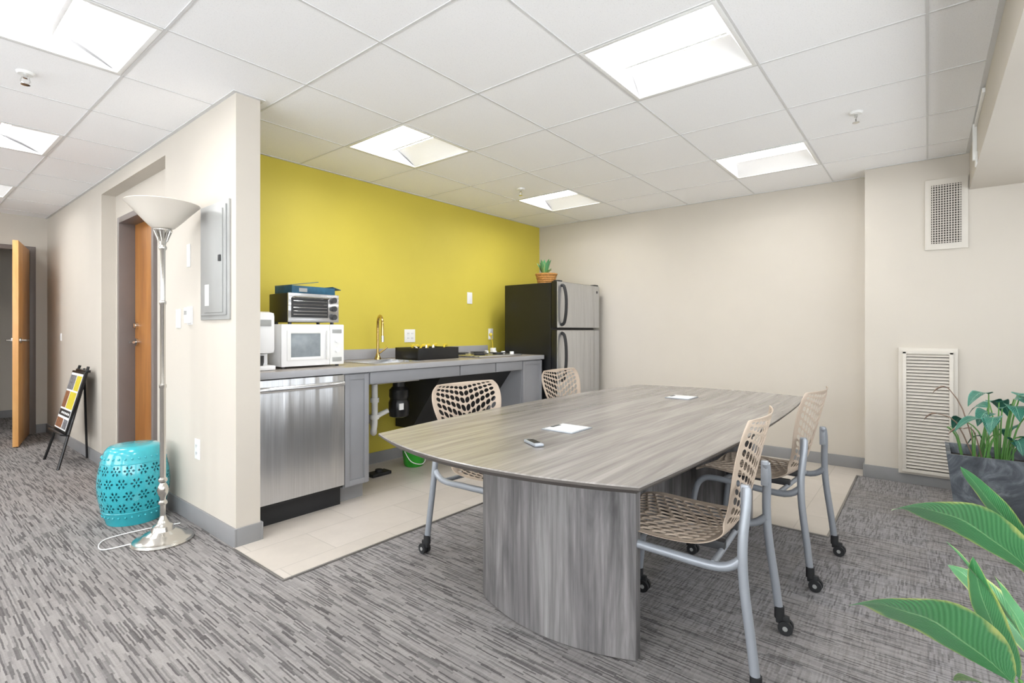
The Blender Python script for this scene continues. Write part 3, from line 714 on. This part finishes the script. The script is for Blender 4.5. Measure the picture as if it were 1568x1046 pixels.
# easel
b=B(); ec=5.88
for s in (-1,1): b.tube([(.925,ec+s*.28,.0),(1.15,ec+s*.15,.84)],.011,M_black,8)
b.tube([(1.17,ec,0.01),(1.15,ec,.82)],.009,M_black,8); b.box((1.125,ec-.18,.79),(1.16,ec+.18,.81),M_black,.003)
an=math.atan2(.215,.83); M=Matrix.Translation((.99,ec,.28))@Matrix.Rotation(an,4,'Y')
b.box((-.045,-.25,-.015),(.02,.25,-.002),M_black,.003,M)
b.box((-.012,-.225,0),(.006,.225,.53),M_black,.003,M); b.box((-.0135,-.205,.02),(-.0118,.205,.51),M_paper,0,M)
cols=[plain('print_yellow','#d6c636',.4),plain('print_brown','#8a5a3c',.4,0,.5,40),plain('print_grey','#77787c',.4,0,.6,60),plain('print_dark','#2b2b2e',.4,0,.3)]
for (y0,y1,z0,z1,ci) in ((-.195,-.03,.36,.49,0),(-.01,.195,.36,.49,2),(-.195,.03,.2,.345,0),(.05,.195,.2,.345,1),(-.195,.195,.13,.185,3),(-.195,-.05,.03,.11,2),(-.03,.195,.03,.11,1)): b.box((-.0145,y0,z0),(-.0134,y1,z1),cols[ci],0,M)
for k in range(5): b.box((-.0155,-.17+.06*k,.148),(-.0144,-.13+.06*k,.165),M_paper,0,M)
b.done('easel_sign')

# ---------------------------------------------------------------- plants
def planter(b,cx,cy,hw0,hw1,h,m):
    def ring(hw,z): return [(cx-hw,cy-hw,z),(cx+hw,cy-hw,z),(cx+hw,cy+hw,z),(cx-hw,cy+hw,z)]
    R=ring(hw0,0.001)+ring(hw1,h)+ring(hw1-.02,h)+ring(hw1-.03,h-.06)
    fs=[[3,2,1,0]]
    for i in range(3):
        for k in range(4): fs.append([i*4+k,i*4+(k+1)%4,(i+1)*4+(k+1)%4,(i+1)*4+k])
    b.add(R,fs,m); q=ring(hw1-.03,h-.058); b.add(q,[[0,1,2,3]],M_soil)
cx,cy=4.04,-.29
b=B(); planter(b,cx,cy,.155,.205,.455,M_marble)
rnd=random.Random(11)
for k in range(22):
    a=rnd.uniform(0,6.28); r0=rnd.uniform(0,.1); r1=rnd.uniform(.04,.2); hh=rnd.uniform(.08,.36)
    p=Vector((cx+r0*math.cos(a),cy-.03+r0*math.sin(a),.39)); q=Vector((cx+r1*math.cos(a),cy-.04+r1*math.sin(a),.45+hh))
    b.tube([p,(p+q)/2+Vector((0,0,.06)),q],[.005,.003],M_stem,6,smooth=3)
    d=Vector((math.cos(a+rnd.uniform(-.8,.8)),math.sin(a+rnd.uniform(-.8,.8)),0))
    L=rnd.uniform(.08,.15)
    b.leaf(q,q+d*L*.5+Vector((0,0,.04)),q+d*L+Vector((0,0,-.07)),rnd.uniform(.03,.05),M_leaf2,.15,roll=rnd.uniform(-.5,.5),n=8,shape=.6)
for (du,dv,zz) in ((-.12,.2,.83),(-.05,.24,.66),(-.15,.13,.6)):
    q=Vector((cx+du,cy+dv,zz)); p=Vector((cx+du*.3,cy+dv*.3,.39))
    b.tube([p,(p+q)/2+Vector((0,0,.09)),q],[.004,.0025],M_brown,6,smooth=3); b.leaf(q,q+Vector((0,.04,0)),q+Vector((0,.07,-.05)),.026,M_brown,.3,n=6)
for k in range(14):
    a=rnd.uniform(0,6.28); p=Vector((cx-.08+.05*math.cos(a),cy+.08+.05*math.sin(a),.39)); b.tube([p,p+Vector((.03*math.cos(a),.03*math.sin(a),.15)),p+Vector((.07*math.cos(a),.07*math.sin(a),.2))],[.004,.002],M_stem,5,smooth=3)
b.done('potted_anthurium')
cx,cy=1.47,-.2
b=B(); b.lathe((cx,cy,0),[(.11,0.001),(.12,.01),(.155,.24),(.165,.245),(.165,.27),(.15,.27),(.14,.24),(.0001,.24)],M_marble,36); b.lathe((cx,cy,0),[(.14,.235),(.0001,.245)],M_soil,24)
def lily(base,tip,mid,W,m=M_leaf1,fold=.12,roll=0,shape=.8):
    base=Vector(base)
    p=Vector((cx+(base.x-cx)*.25,cy+(base.y-cy)*.25,.24))
    b.tube([p,(p+base)/2+Vector((0,0,.03)),base],[.006,.004],M_stem,8,smooth=4)
    b.leaf(base,mid,tip,W,m,fold,roll,18,shape)
lily((1.385,-.13,.475),(1.13,.113,.65),(1.26,.01,.655),.082,roll=-.6,shape=.95)
lily((1.62,-.19,.61),(1.36,.06,.775),(1.49,-.04,.80),.07,roll=-.5,shape=.95)
lily((1.56,-.17,.48),(1.40,-.03,.72),(1.48,-.08,.64),.04,roll=.6)
lily((1.50,-.15,.43),(1.46,-.075,.68),(1.47,-.085,.57),.034,roll=-.4)
lily((1.60,-.22,.60),(1.60,-.06,.84),(1.62,-.12,.76),.045,roll=-.5)
lily((1.66,-.22,.56),(1.52,-.06,.74),(1.58,-.11,.74),.05,roll=-.2)
lily((1.40,-.14,.36),(1.20,.05,.43),(1.29,-.01,.47),.055,M_leaf3,roll=-.4)
lily((1.44,-.17,.38),(1.33,-.04,.47),(1.39,-.09,.48),.04,M_leaf3,roll=-.3)
lily((1.46,-.28,.5),(1.25,-.45,.62),(1.33,-.38,.66),.06)
lily((1.55,-.3,.5),(1.75,-.5,.62),(1.65,-.42,.66),.06)
lily((1.6,-.2,.42),(1.72,-.04,.56),(1.68,-.1,.56),.05)
lily((1.53,-.2,.45),(1.49,-.11,.64),(1.51,-.13,.58),.035,roll=.6)
b.done('potted_peace_lily')

# ---------------------------------------------------------------- lights & world
w=bpy.data.worlds.new('World'); sc.world=w; w.use_nodes=True
w.node_tree.nodes['Background'].inputs[0].default_value=(.92,.96,1,1); w.node_tree.nodes['Background'].inputs[1].default_value=.9
k=1
def add_fill_light(loc,rz,w,e,tilt):  # area fill lamps at unseen windows, tilted up to lift the ceiling
    global k
    l=bpy.data.lights.new('daylight_window','AREA'); l.shape='RECTANGLE'; l.size=w; l.size_y=1.2; l.energy=e; l.color=(.95,.975,1)
    o=bpy.data.objects.new('daylight_window_%d'%k,l); sc.collection.objects.link(o); k+=1
    o.location=loc; o.rotation_euler=(math.radians(90+tilt),0,rz)
for (a,c),e in zip(wins,(50,36,18)): add_fill_light(((a+c)/2,VR-.02,1.45),0,c-a-.1,e,12)
for (a,c),e in zip(added_wins,(70,48,48)): add_fill_light((UB-.02,(a+c)/2,1.45),-math.pi/2,c-a-.1,e,16)  # fill lamps at the added back-wall windows
# camera
cam=bpy.data.cameras.new('camera'); co=bpy.data.objects.new('camera',cam); sc.collection.objects.link(co)
cam.sensor_width=36; cam.lens=18.0; cam.shift_y=-17/1568; cam.clip_start=.02
co.location=(0,0,1.16); co.rotation_euler=(math.radians(90),0,math.radians(39.05-90))
sc.camera=co
